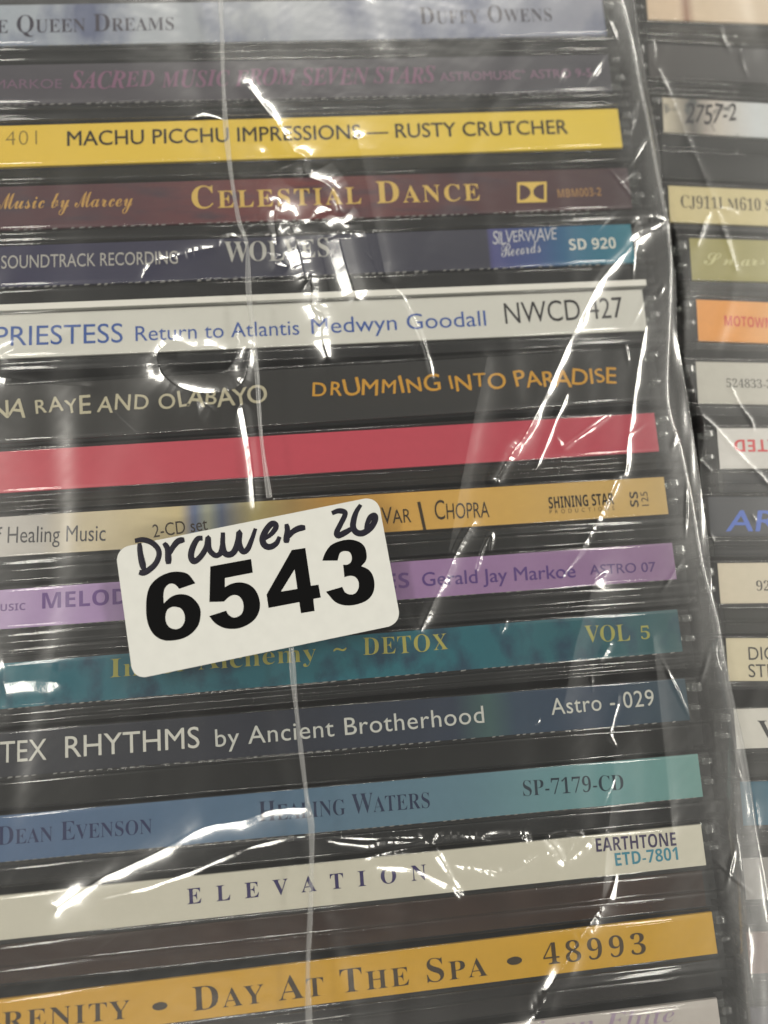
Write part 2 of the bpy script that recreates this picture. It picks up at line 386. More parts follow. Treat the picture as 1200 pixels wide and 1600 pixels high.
#      right top        y at x=0  right bottom  stops(mm from right end)                                      inlay        opts
ROWS = [
 dict(r=(940, -5), l=8, b=55, stops=[(0, (150, 152, 168)), (30, (160, 164, 180)), (60, (176, 180, 188)), (100, (172, 180, 192))], blot=((98, 106, 136), .46, .66), nsc=(110, 60, 1), inlay=(45, 45, 50), perf=.22,
      label='pale blue marbled CD case topmost in the bagged stack, dark small capitals'),
 dict(r=(950, 85), l=102, b=143, stops=[(0, (66, 64, 74)), (60, (74, 70, 78)), (120, (70, 66, 76))], inlay=(38, 38, 40), perf=.25,
      label='dark purple grey CD case with dull mauve lettering, second from the top'),
 dict(r=(965, 170), l=197, b=230, stops=[(0, (246, 208, 66)), (120, (242, 200, 64))], noise=.03, inlay=(55, 55, 45),
      label='lemon yellow CD case with bold black capitals, near the top of the stack'),
 dict(r=(980, 262), l=292, b=325, stops=[(0, (68, 46, 52)), (30, (84, 44, 50)), (55, (120, 58, 58)), (80, (88, 48, 56)), (110, (78, 46, 54))], blot=((66, 48, 60), .5, .7), inlay=(52, 52, 54), perf=.25,
      label='maroon CD case with gold small capitals and a gold square logo'),
 dict(r=(985, 350), l=385, b=410, stops=[(0, (30, 120, 140)), (9, (36, 108, 142)), (16, (54, 78, 136)), (23.4, (70, 70, 130)), (23.6, (56, 56, 72)), (60, (56, 56, 74)), (90, (46, 44, 76))], inlay=(56, 56, 58), perf=.3,
      label='dark slate CD case with a blue to teal block at its right end'),
 dict(r=(1003, 452), l=492, b=516, stops=[(0, (222, 220, 212)), (120, (226, 224, 216))], noise=.03, inlay=(44, 44, 48), over=((226, 224, 216), 1.0),
      label='off white CD case with blue title lettering and grey catalogue number'),
 dict(r=(1005, 543), l=604, b=625, stops=[(0, (44, 44, 44)), (120, (40, 38, 36))], inlay=(34, 33, 36),
      label='black CD case with uneven gold hand cut style capitals'),
 dict(r=(1022, 645), l=706, b=705, stops=[(0, (190, 66, 84)), (60, (202, 70, 88)), (95, (206, 84, 98)), (120, (206, 112, 118))], noise=.05, inlay=(62, 54, 44),
      label='plain crimson CD case without any lettering'),
 dict(r=(1037, 745), l=808, b=803, stops=[(0, (206, 172, 104)), (30, (216, 170, 82)), (52, (212, 160, 74)), (58, (190, 158, 96)), (63, (196, 180, 120)), (68, (92, 104, 132)), (70, (170, 172, 150)), (72, (92, 108, 150)), (74, (214, 196, 150)), (88, (214, 200, 172)), (94, (200, 194, 188)), (120, (198, 192, 186))], inlay=(52, 52, 52),
      label='CD case fading from cream to gold, partly under the white sticker'),
 dict(r=(1050, 848), l=922, b=905, stops=[(0, (146, 112, 152)), (60, (164, 128, 176)), (85, (176, 146, 192)), (120, (190, 166, 204))], noise=.05, inlay=(50, 50, 52), perf=.15,
      label='lilac CD case with purple lettering running behind the white sticker'),
 dict(r=(1058, 952), l=1037, b=1018, stops=[(0, (34, 84, 90)), (30, (22, 98, 112)), (55, (30, 104, 118)), (90, (32, 100, 116)), (120, (52, 124, 136))], blot=((14, 62, 84), .46, .66), nsc=(260, 200, 1), inlay=(44, 44, 46), perf=.18,
      label='dark teal CD case with faint gold uncial letters below the sticker'),
 dict(r=(1070, 1060), l=1145, b=1125, stops=[(0, (40, 66, 80)), (15, (42, 60, 84)), (26, (40, 62, 84)), (30, (58, 88, 88)), (35, (38, 50, 70)), (60, (34, 38, 52)), (120, (36, 36, 42))], inlay=(46, 46, 46), perf=.2,
      label='navy and black CD case with a pale green glow and white lettering'),
 dict(r=(1090, 1178), l=1275, b=1245, stops=[(0, (106, 152, 148)), (15, (106, 152, 156)), (35, (92, 126, 142)), (60, (84, 112, 138)), (95, (76, 102, 138)), (120, (78, 104, 142))], noise=.05, inlay=(40, 42, 46), perf=.12,
      label='CD case fading from sky blue to sea green with dark serif capitals'),
 dict(r=(1095, 1288), l=1400, b=1352, stops=[(0, (212, 207, 190)), (120, (208, 203, 188))], noise=.04, inlay=(98, 62, 44),
      label='cream CD case with widely spaced navy capitals, near the bottom'),
 dict(r=(1112, 1425), l=1562, b=1490, stops=[(0, (206, 158, 28)), (120, (208, 156, 34))], noise=.06, inlay=(50, 44, 44),
      label='deep golden orange CD case with black small capitals and round dots'),
 dict(r=(1120, 1560), l=1700, b=1638, stops=[(0, (192, 184, 178)), (120, (184, 176, 174))], inlay=(50, 44, 44),
      label='greyish white CD case with mauve italics, lowest in the bagged stack'),
]
main = []
for i, R in enumerate(ROWS):
    A = PT(*R['r'], ZL); B = PT(0, R['l'], ZL)
    th = math.atan2(A[1] - B[1], A[0] - B[0])
    hl = np.linalg.norm((A - PT(R['r'][0], R['b'], ZL))[:2]) / MM
    R.update(A=A, B=B, th=th, hl=hl)
for i, R in enumerate(ROWS):
    if i + 1 < len(ROWS):
        n = np.array([-math.sin(R['th']), math.cos(R['th'])]); Q = ROWS[i + 1]
        d0 = -(Q['A'] - R['A'])[:2] @ n / MM; u = np.array([math.cos(Q['th']), math.sin(Q['th'])])
        far = Q['A'][:2] - u * .118; d1 = -(far - R['A'][:2]) @ n / MM
        R['T'] = min(d0, d1)
    else: R['T'] = 10.0
    ext = 3.2 if i < 13 else 2.5
    R['mat'] = paper(R['stops'], R.get('noise', .06), R.get('nsc', (90, 400, 1)), R.get('blot'))
    R['root'], R['lab'] = make_case(R['label'], 'CD cases stacked inside the front clear bag', 1, R['A'], R['th'], R['hl'], R['T'], ext, R['mat'], R['inlay'], R.get('over'), R.get('perf', 0), i)
    print('case', i, 'hl %.2f T %.2f th %.2f' % (R['hl'], R['T'], math.degrees(R['th'])))

def T_(row, text, p0, p1, caph, style, color, **kw):
    R = ROWS[row - 1] if row < 100 else RIGHT[row - 101]
    return put_text(R['lab'], R['A'], R['th'], ZL, text, p0, p1, caph, style, color, **kw)
T_(1, 'The Queen Dreams', (-52, 53), (272, 47), 27, 'serif', (62, 58, 72), small=.74)
T_(1, 'Duffy Owens', (657, 38), (863, 33), 26, 'serif', (62, 58, 72), small=.76, track=.03)
T_(2, 'JAY MARKOE', (-62, 139), (97, 138), 14, 'sans', (118, 90, 112))
T_(2, 'SACRED MUSIC FROM SEVEN STARS', (110, 138), (682, 129), 25, 'bital', (132, 92, 118), jit=.08)
T_(2, 'ASTROMUSIC\u00b0 ASTRO 9-5', (688, 127), (925, 120), 13, 'sans', (140, 106, 130))
T_(3, '1401', (-4, 228), (58, 226), 22, 'thin', (140, 120, 50), track=.06)
T_(3, 'MACHU PICCHU IMPRESSIONS \u2014 RUSTY CRUTCHER', (105, 228), (888, 209), 22, 'heavy', (52, 44, 26))
T_(4, 'Music by Marcey', (-4, 327), (208, 322), 24, 'script', (196, 152, 84))
T_(4, 'Celestial Dance', (300, 326), (750, 313), 34, 'serifb', (216, 180, 96), small=.76, track=.08)
T_(4, 'MBM003-2', (872, 309), (940, 306), 13, 'bold', (160, 120, 76))
T_(5, 'SOUNDTRACK RECORDING', (2, 420), (278, 412), 20, 'sans', (176, 172, 166))
T_(5, 'WOLVES', (352, 410), (515, 402), 30, 'serif', (186, 184, 178), jit=.06)
T_(5, 'SILVERWAVE', (770, 382), (870, 374), 19, 'sans', (190, 190, 196), jit=.10, slant=.12, track=-.06)
T_(5, 'Records', (784, 402), (846, 394), 20, 'script', (190, 190, 196))
T_(5, 'SD 920', (890, 391), (963, 388), 17, 'bold', (214, 214, 206))
T_(6, 'PRIESTESS', (-8, 541), (192, 535), 30, 'sans', (70, 98, 164))
T_(6, 'Return to Atlantis', (212, 533), (468, 523), 23, 'sans', (70, 96, 164))
T_(6, 'Medwyn Goodall', (487, 522), (760, 509), 24, 'sans', (70, 96, 164))
T_(6, 'NWCD 427', (790, 506), (975, 496), 32, 'sans', (54, 52, 54))
T_(7, 'RENA RAYE AND OLABAYO', (-58, 654), (418, 629), 25, 'comic', (190, 182, 156), jit=.17)
T_(7, 'DRUMMING INTO PARADISE', (488, 621), (965, 597), 24, 'comic', (206, 152, 56), jit=.17, seed=4)
T_(9, 'of Healing Music', (-20, 849), (165, 845), 25, 'sans', (84, 82, 84))
T_(9, '2-CD set', (240, 840), (325, 828), 20, 'sans', (70, 60, 50))
T_(9, 'Var', (597, 819), (643, 816), 26, 'sans', (60, 48, 32), small=.82)
T_(9, '|', (659, 818), (664, 817), 34, 'sans', (60, 48, 32))
T_(9, 'Chopra', (680, 812), (765, 808), 30, 'sans', (56, 46, 34), small=.80)
T_(9, 'SHINING STAR', (858, 795), (960, 788), 18, 'bold', (36, 32, 28))
T_(9, 'PRODUCTIONS', (859, 803), (960, 797), 6, 'sans', (70, 58, 40), track=.5)
T_(9, 'SS', (998, 792), (996, 768), 13, 'bold', (60, 50, 38))
T_(9, '125', (1014, 790), (1011, 768), 11, 'sans', (80, 66, 48))
T_(10, 'MUSIC', (-16, 956), (40, 953), 11, 'bold', (124, 96, 146), small=.8)
T_(10, 'MELODIES FROM THE PLEIADES', (66, 951), (640, 918), 24, 'bold', (112, 82, 140))
T_(10, 'Gerald Jay Markoe', (660, 916), (900, 902), 21, 'heavy', (92, 66, 128))
T_(10, 'ASTRO 07', (922, 898), (1025, 893), 15, 'heavy', (92, 66, 122))
T_(11, 'Inner Alchemy', (172, 1059), (495, 1032), 28, 'seriftl', (164, 160, 84), jit=.04)
T_(11, '~', (522, 1026), (542, 1024), 26, 'sans', (164, 160, 84))
T_(11, 'DETOX', (568, 1024), (700, 1015), 26, 'serif', (166, 160, 84), jit=.05, track=.06)
T_(11, 'VOL', (915, 1004), (985, 1000), 25, 'serif', (160, 158, 84), jit=.05)
T_(11, '5', (1002, 999), (1016, 998), 20, 'serif', (160, 158, 84))
T_(12, 'VORTEX', (-84, 1198), (73, 1187), 33, 'sans', (206, 204, 196))
T_(12, 'RHYTHMS', (102, 1184), (312, 1168), 33, 'sans', (206, 204, 196))
T_(12, 'by Ancient Brotherhood', (337, 1167), (757, 1129), 27, 'sans', (196, 196, 190), track=.03)
T_(12, 'Astro - 029', (862, 1117), (1023, 1102), 25, 'sans', (198, 198, 190), track=.03)
T_(13, 'Dean Evenson', (-4, 1321), (238, 1302), 29, 'seriftl', (38, 46, 84), small=.78)
T_(13, 'Healing Waters', (405, 1284), (672, 1262), 31, 'seriftl', (34, 46, 74), small=.78)
T_(13, 'SP-7179-CD', (818, 1244), (975, 1234), 24, 'seriftl', (36, 52, 64))
T_(14, 'ELEVATION', (293, 1413), (667, 1374), 24, 'serifb', (52, 44, 92), track=.62)
T_(14, 'EARTHTONE', (932, 1331), (1057, 1321), 21, 'bold', (66, 58, 88))
T_(14, 'ETD-7801', (962, 1353), (1060, 1343), 20, 'bold', (64, 132, 152))
T_(15, 'Serenity', (-68, 1618), (203, 1591), 36, 'serif', (62, 50, 34), small=.80, track=.05)
T_(15, '\u2022', (238, 1590), (262, 1588), 34, 'heavy', (58, 48, 34))
T_(15, 'Day At The Spa', (302, 1580), (762, 1524), 37, 'serif', (62, 50, 34), small=.78, track=.06)
T_(15, '\u2022', (793, 1519), (817, 1517), 34, 'heavy', (58, 48, 34))
T_(15, '48993', (850, 1508), (1010, 1490), 32, 'serif', (70, 56, 34), track=.14)
T_(16, 'Native American Flute', (560, 1652), (1055, 1596), 24, 'ital', (160, 142, 162))
# gold square of the noise reduction mark on the maroon spine: frame and two facing D shapes
def sq(x0, y0, x1, y1, sk=-1.0): return [(x0, y0), (x1, y0 + sk), (x1, y1 + sk), (x0, y1)]
def dshape(xs, xr, y0, y1):
    n = 10; return [(xs, y0)] + [(xs + (xr - xs) * math.sin(math.pi * k / n), (y0 + y1) / 2 - (y1 - y0) / 2 * math.cos(math.pi * k / n)) for k in range(1, n)] + [(xs, y1)]
put_shapes(ROWS[3]['lab'], ROWS[3]['A'], ROWS[3]['th'], ZL,
           [sq(808, 285, 854, 317), dshape(812, 829, 289, 313), [(x, y - 1) for x, y in dshape(850, 833, 289, 313)]], (224, 190, 100), 'emblem')

# ------------------------------------------------------------------ second stack behind, on the right
RR = [
 dict(p=(1008, -30), s=.04, b=30, stops=[(0, (210, 184, 156)), (5.5, (218, 192, 164)), (6.8, (150, 108, 84)), (8.4, (214, 190, 162)), (30, (222, 204, 182))], inlay=(90, 84, 78), over=((180, 160, 140), .5), label='peach CD case at the top of the right hand stack'),
 dict(p=(1012, 68), s=.05, b=122, stops=[(0, (52, 48, 48)), (30, (44, 44, 48))], inlay=(40, 38, 36), label='plain dark brown CD case between the peach and the handwritten ones'),
 dict(p=(1035, 152), s=.06, b=206, stops=[(0, (200, 190, 170)), (5, (92, 88, 84)), (9, (196, 186, 176)), (16, (206, 210, 214)), (30, (200, 200, 196))], blot=((72, 74, 74), .60, .68), nsc=(300, 260, 1), inlay=(44, 46, 48), label='mottled peach and white CD case with scrawled black digits'),
 dict(p=(1044, 290), s=.045, b=346, stops=[(0, (206, 190, 140)), (30, (208, 194, 146))], inlay=(70, 66, 54), label='pale straw coloured CD case with blurred dark letters, right hand stack'),
 dict(p=(1077, 372), s=.03, b=437, stops=[(0, (150, 142, 78)), (30, (160, 152, 88))], inlay=(64, 60, 56), label='olive green CD case above the orange one, right hand stack'),
 dict(p=(1088, 468), s=.04, b=532, stops=[(0, (226, 146, 46)), (6, (230, 150, 54)), (16, (222, 158, 84))], inlay=(60, 52, 46), label='orange CD case with small red capitals in the right hand stack'),
 dict(p=(1087, 565), s=.02, b=630, stops=[(0, (186, 182, 172)), (30, (186, 180, 170))], inlay=(44, 44, 48), label='light grey CD case with tiny grey digits under the orange one'),
 dict(p=(1120, 669), s=0, b=732, stops=[(0, (206, 202, 198)), (30, (208, 204, 200))], inlay=(46, 48, 60), label='white CD case with upside down red capitals'),
 dict(p=(1106, 776), s=0, b=838, stops=[(0, (44, 46, 54)), (30, (40, 42, 52))], inlay=(40, 40, 50), label='black CD case with thick blue letters in the right hand stack'),
 dict(p=(1121, 880), s=-.01, b=943, stops=[(0, (206, 194, 172)), (30, (206, 196, 176))], inlay=(52, 52, 48), label='cream CD case with two tiny digits, under the blue lettered one'),
 dict(p=(1134, 997), s=0, b=1064, stops=[(0, (206, 194, 164)), (30, (204, 194, 168))], inlay=(46, 44, 46), label='cream CD case with two lines of dark capitals'),
 dict(p=(1146, 1108), s=-.03, b=1170, stops=[(0, (204, 200, 192)), (30, (204, 200, 192))], inlay=(50, 50, 50), label='white CD case with one black serif capital V'),
 dict(p=(1156, 1222), s=-.03, b=1290, stops=[(0, (18, 84, 108)), (30, (20, 88, 112))], inlay=(44, 44, 50), label='blue teal CD case low in the right hand stack'),
 dict(p=(1160, 1342), s=-.05, b=1406, stops=[(0, (150, 146, 142)), (30, (150, 146, 142))], inlay=(60, 60, 62), label='plain greyish CD case under the blue teal one'),
 dict(p=(1166, 1458), s=-.06, b=1522, stops=[(0, (118, 88, 78)), (30, (118, 88, 80))], inlay=(60, 56, 64), label='dusty pink CD case near the bottom right corner'),
 dict(p=(1172, 1575), s=-.06, b=1640, stops=[(0, (64, 60, 76)), (30, (64, 60, 76))], inlay=(50, 50, 56), label='dark grey violet CD case in the bottom right corner'),
]
RIGHT = RR
for i, R in enumerate(RR):
    A = PT(*R['p'], ZL); B = PT(R['p'][0] + 300, R['p'][1] + 300 * R['s'], ZL)
    R.update(A=A, th=math.atan2(B[1] - A[1], B[0] - A[0]), hl=np.linalg.norm((A - PT(R['p'][0], R['b'], ZL))[:2]) / MM)
for i, R in enumerate(RR):
    if i + 1 < len(RR):
        n = np.array([-math.sin(R['th']), math.cos(R['th'])]); Q = RR[i + 1]
        d0 = -(Q['A'] - R['A'])[:2] @ n / MM; u = np.array([math.cos(Q['th']), math.sin(Q['th'])])
        d1 = -((Q['A'][:2] + u * .10) - R['A'][:2]) @ n / MM
        R['T'] = min(d0, d1)
    else: R['T'] = 10.0
    R['mat'] = paper(R['stops'], .06, R.get('nsc', (90, 400, 1)), R.get('blot'))
    ext = 2.6 if i < 12 else 1.4
    R['root'], R['lab'] = make_case(R['label'], 'CD cases in the second stack behind', -1, R['A'], R['th'], R['hl'], R['T'], ext, R['mat'], R['inlay'], R.get('over'), 0, 40 + i)
    print('right', i, 'hl %.2f T %.2f th %.2f' % (R['hl'], R['T'], math.degrees(R['th'])))
T_(103, '2757-2', (1070, 192), (1150, 191), 28, 'comic', (40, 36, 42), jit=.12, slant=.2)
T_(104, 'CJ911I M610 S', (1064, 324), (1206, 330), 18, 'serif', (86, 78, 60), jit=.06)
T_(105, 'S n ars', (1100, 414), (1196, 414), 18, 'script', (196, 190, 140), jit=.1)
T_(106, 'MOTOWN', (1132, 509), (1206, 513), 16, 'bold', (200, 70, 40))
T_(107, '524833-2', (1135, 605), (1206, 607), 13, 'serif', (90, 88, 84))
T_(108, 'LIMITED', (1148, 706), (1262, 706), 19, 'bold', (196, 44, 52), flip=True)
T_(109, 'AR', (1134, 830), (1214, 830), 32, 'heavy', (74, 104, 190), slant=.2)
T_(110, '92-2', (1182, 923), (1222, 923), 15, 'serif', (88, 84, 80))
T_(111, 'DIGITAL', (1170, 1031), (1262, 1031), 20, 'sans', (58, 56, 54))
T_(111, 'STEREO', (1170, 1058), (1262, 1058), 20, 'sans', (58, 56, 54))
T_(112, 'V', (1185, 1152), (1214, 1152), 26, 'serifb', (40, 40, 42))

# ------------------------------------------------------------------ bags
rng = np.random.RandomState(7)
_kk = rng.uniform(-1, 1, (14, 2)); _ph = rng.uniform(0, 6.28, 14)
def wob(x, y, k, s=0):
    r = np.zeros_like(x)
    for i in range(7):
        a = _kk[(i + s) % 14] * k; r += np.sin(a[0] * x + a[1] * y + _ph[(i + s) % 14])
    return r / 7.0
LP = []                                        # points on the lamps, for the facet angles that glint
for (a_, b_, sx_, sy_, r_) in LAMPS:
    for f_ in np.linspace(-.46, .46, 25):
        LP.append((CAM[0] + a_ * H + (f_ * sx_ if sx_ > sy_ else 0), CAM[1] + b_ * H + (f_ * sy_ if sy_ > sx_ else 0), ZS + H))
LP = np.array(LP)
def glint_grad(q):
    """slopes of the film at q that mirror each lamp point towards the lens"""
    v = CAM - q; v = v / np.linalg.norm(v); l = LP - q; l = l / np.linalg.norm(l, axis=1)[:, None]
    h = v + l; return -h[:, :2] / h[:, 2:3]
def add_ridges(X, Y, Zh, ridges, zplane):
    """X, Y in mm (rows share similar Y); each ridge = (photo polyline, flank width, foot width, share of the glint slope)"""
    Xw = X + .03 * wob(X, Y, 2.5); Yw = Y + .03 * wob(X, Y, 2.5, 3)
    ymin = Y.min(1); ymax = Y.max(1); yr = Y[:, 0]
    GY, GX = np.gradient(Zh); GX = GX / np.gradient(X, axis=1); GY = GY / np.gradient(yr)[:, None]
    add = np.zeros_like(Zh)
    for (pl, wb, w2, kf) in ridges:
        P = np.array([PT(px, py, zplane)[:2] / MM for px, py in pl])
        P = smooth_open(P, 3) if len(P) > 2 else np.array([P[0] + (P[1] - P[0]) * t for t in (0, .33, .67, 1)])
        seg = np.linalg.norm(np.diff(P, axis=0), axis=1); cum = np.concatenate([[0], np.cumsum(seg)]); tot = cum[-1]
        sl = []; rs = []
        for k in range(len(P)):
            t = P[min(k + 1, len(P) - 1)] - P[max(k - 1, 0)]; t = t / (np.linalg.norm(t) + 1e-9); p = np.array([-t[1], t[0]])
            j = int(np.clip(np.searchsorted(yr, P[k, 1]), 0, len(yr) - 1)); i = int(np.clip(np.searchsorted(X[j], P[k, 0]), 0, X.shape[1] - 1))
            gb = np.array([GX[j, i], GY[j, i]])
            g = glint_grad(np.array([P[k, 0] * MM, P[k, 1] * MM, zplane])) - gb
            cost = .7 * np.abs(g @ t) + .12 * np.abs(g @ p) + 2.0 * np.clip(.10 - np.abs(g @ p), 0, 1)
            m_ = np.argmin(cost); sl.append(np.clip(abs(g[m_] @ p), .06, .75)); rs.append(np.clip(g[m_] @ t, -.3, .3))
        sl = np.array(sl)
        if len(sl) > 4: sl = np.median(np.stack([np.roll(np.pad(sl, 1, mode='edge'), r) for r in (-1, 0, 1)]), 0)[1:-1]
        kq = min(7, len(sl) // 2 * 2 - 1)
        if kq > 1: sl = np.convolve(np.pad(sl, kq // 2, mode='edge'), np.ones(kq) / kq, 'valid')
        rs = np.array(rs); rs = np.convolve(np.pad(rs, 1, mode='edge'), np.ones(3) / 3, 'valid')
        m = wb + w2 * 4
        rows = np.where((ymax > P[:, 1].min() - m) & (ymin < P[:, 1].max() + m))[0]
        if not len(rows): continue
        r0, r1 = rows[0], rows[-1] + 1
        D = np.full(X[r0:r1].shape, 1e9); Tt = np.zeros_like(D); Sg = np.zeros_like(D); Rg = np.zeros_like(D)
        for k in range(len(seg)):
            a, b = P[k], P[k + 1]; L2 = seg[k] ** 2 + 1e-12
            rr = np.where((ymax[r0:r1] > min(a[1], b[1]) - m) & (ymin[r0:r1] < max(a[1], b[1]) + m))[0]
            if not len(rr): continue
            q0, q1 = r0 + rr[0], r0 + rr[-1] + 1
            x = Xw[q0:q1]; y = Yw[q0:q1]
            t = np.clip(((x - a[0]) * (b[0] - a[0]) + (y - a[1]) * (b[1] - a[1])) / L2, 0, 1)
            d = np.hypot(x - a[0] - t * (b[0] - a[0]), y - a[1] - t * (b[1] - a[1]))
            sub = D[q0 - r0:q1 - r0]; up = d < sub; sub[up] = d[up]
            Tt[q0 - r0:q1 - r0][up] = (cum[k] + t * seg[k])[up]; Sg[q0 - r0:q1 - r0][up] = (sl[k] + t * (sl[k + 1] - sl[k]))[up]; Rg[q0 - r0:q1 - r0][up] = (rs[k] + t * (rs[k + 1] - rs[k]))[up]
        e = np.clip(np.minimum(Tt, tot - Tt) / max(.08 * tot, .8), 0.0, 1); wv = wb * (.5 + .5 * e) * (1 + (.2 if kf == 1 else 0) * np.sin(Tt * 1.1 + tot))
        rise = np.maximum(wv - D, 0); rise = rise - .03 * rise * rise / wv     # nearly flat flanks, a little curved
        per = 1.25; ph = ((Tt + .25 * np.sin(2.3 * Tt + tot)) / per) % 1.0        # tiny steps along the crease
        saw = per * np.where(ph < .82, ph - .41, .41 - (ph - .82) / .18 * .82) * Rg * np.clip(2.2 - D / wv * 1.5, 0, 1)
        new = saw * (kf == 1) * np.where(D < m, 1, 0) + Sg * kf * (rise + w2 * np.exp(-np.maximum(D - wv, 0) / w2)) * np.where(D < m, 1, 0)
        add[r0:r1] = np.maximum(add[r0:r1], new)
    Zh += add
    return Zh
def film_mesh(name, rows_y, cols, mats, parent):
    pass

def sheet(name, X, Y, Z, mat, parent=None):
    ny, nx = X.shape
    co = np.stack([X, Y, Z], -1).reshape(-1, 3).astype(np.float32) * MM
    idx = np.arange(ny * nx).reshape(ny, nx)
    q = np.stack([idx[:-1, :-1], idx[:-1, 1:], idx[1:, 1:], idx[1:, :-1]], -1).reshape(-1).astype(np.int32)
    nf = (ny - 1) * (nx - 1)
    me = bpy.data.meshes.new(name); me.vertices.add(ny * nx); me.loops.add(nf * 4); me.polygons.add(nf)
    me.vertices.foreach_set('co', co.ravel()); me.loops.foreach_set('vertex_index', q)
    me.polygons.foreach_set('loop_start', np.arange(nf, dtype=np.int32) * 4)
    me.polygons.foreach_set('loop_total', np.full(nf, 4, np.int32))
    me.polygons.foreach_set('use_smooth', np.ones(nf, bool))
    me.update(calc_edges=True)
    return obj(name, me, mat, parent)

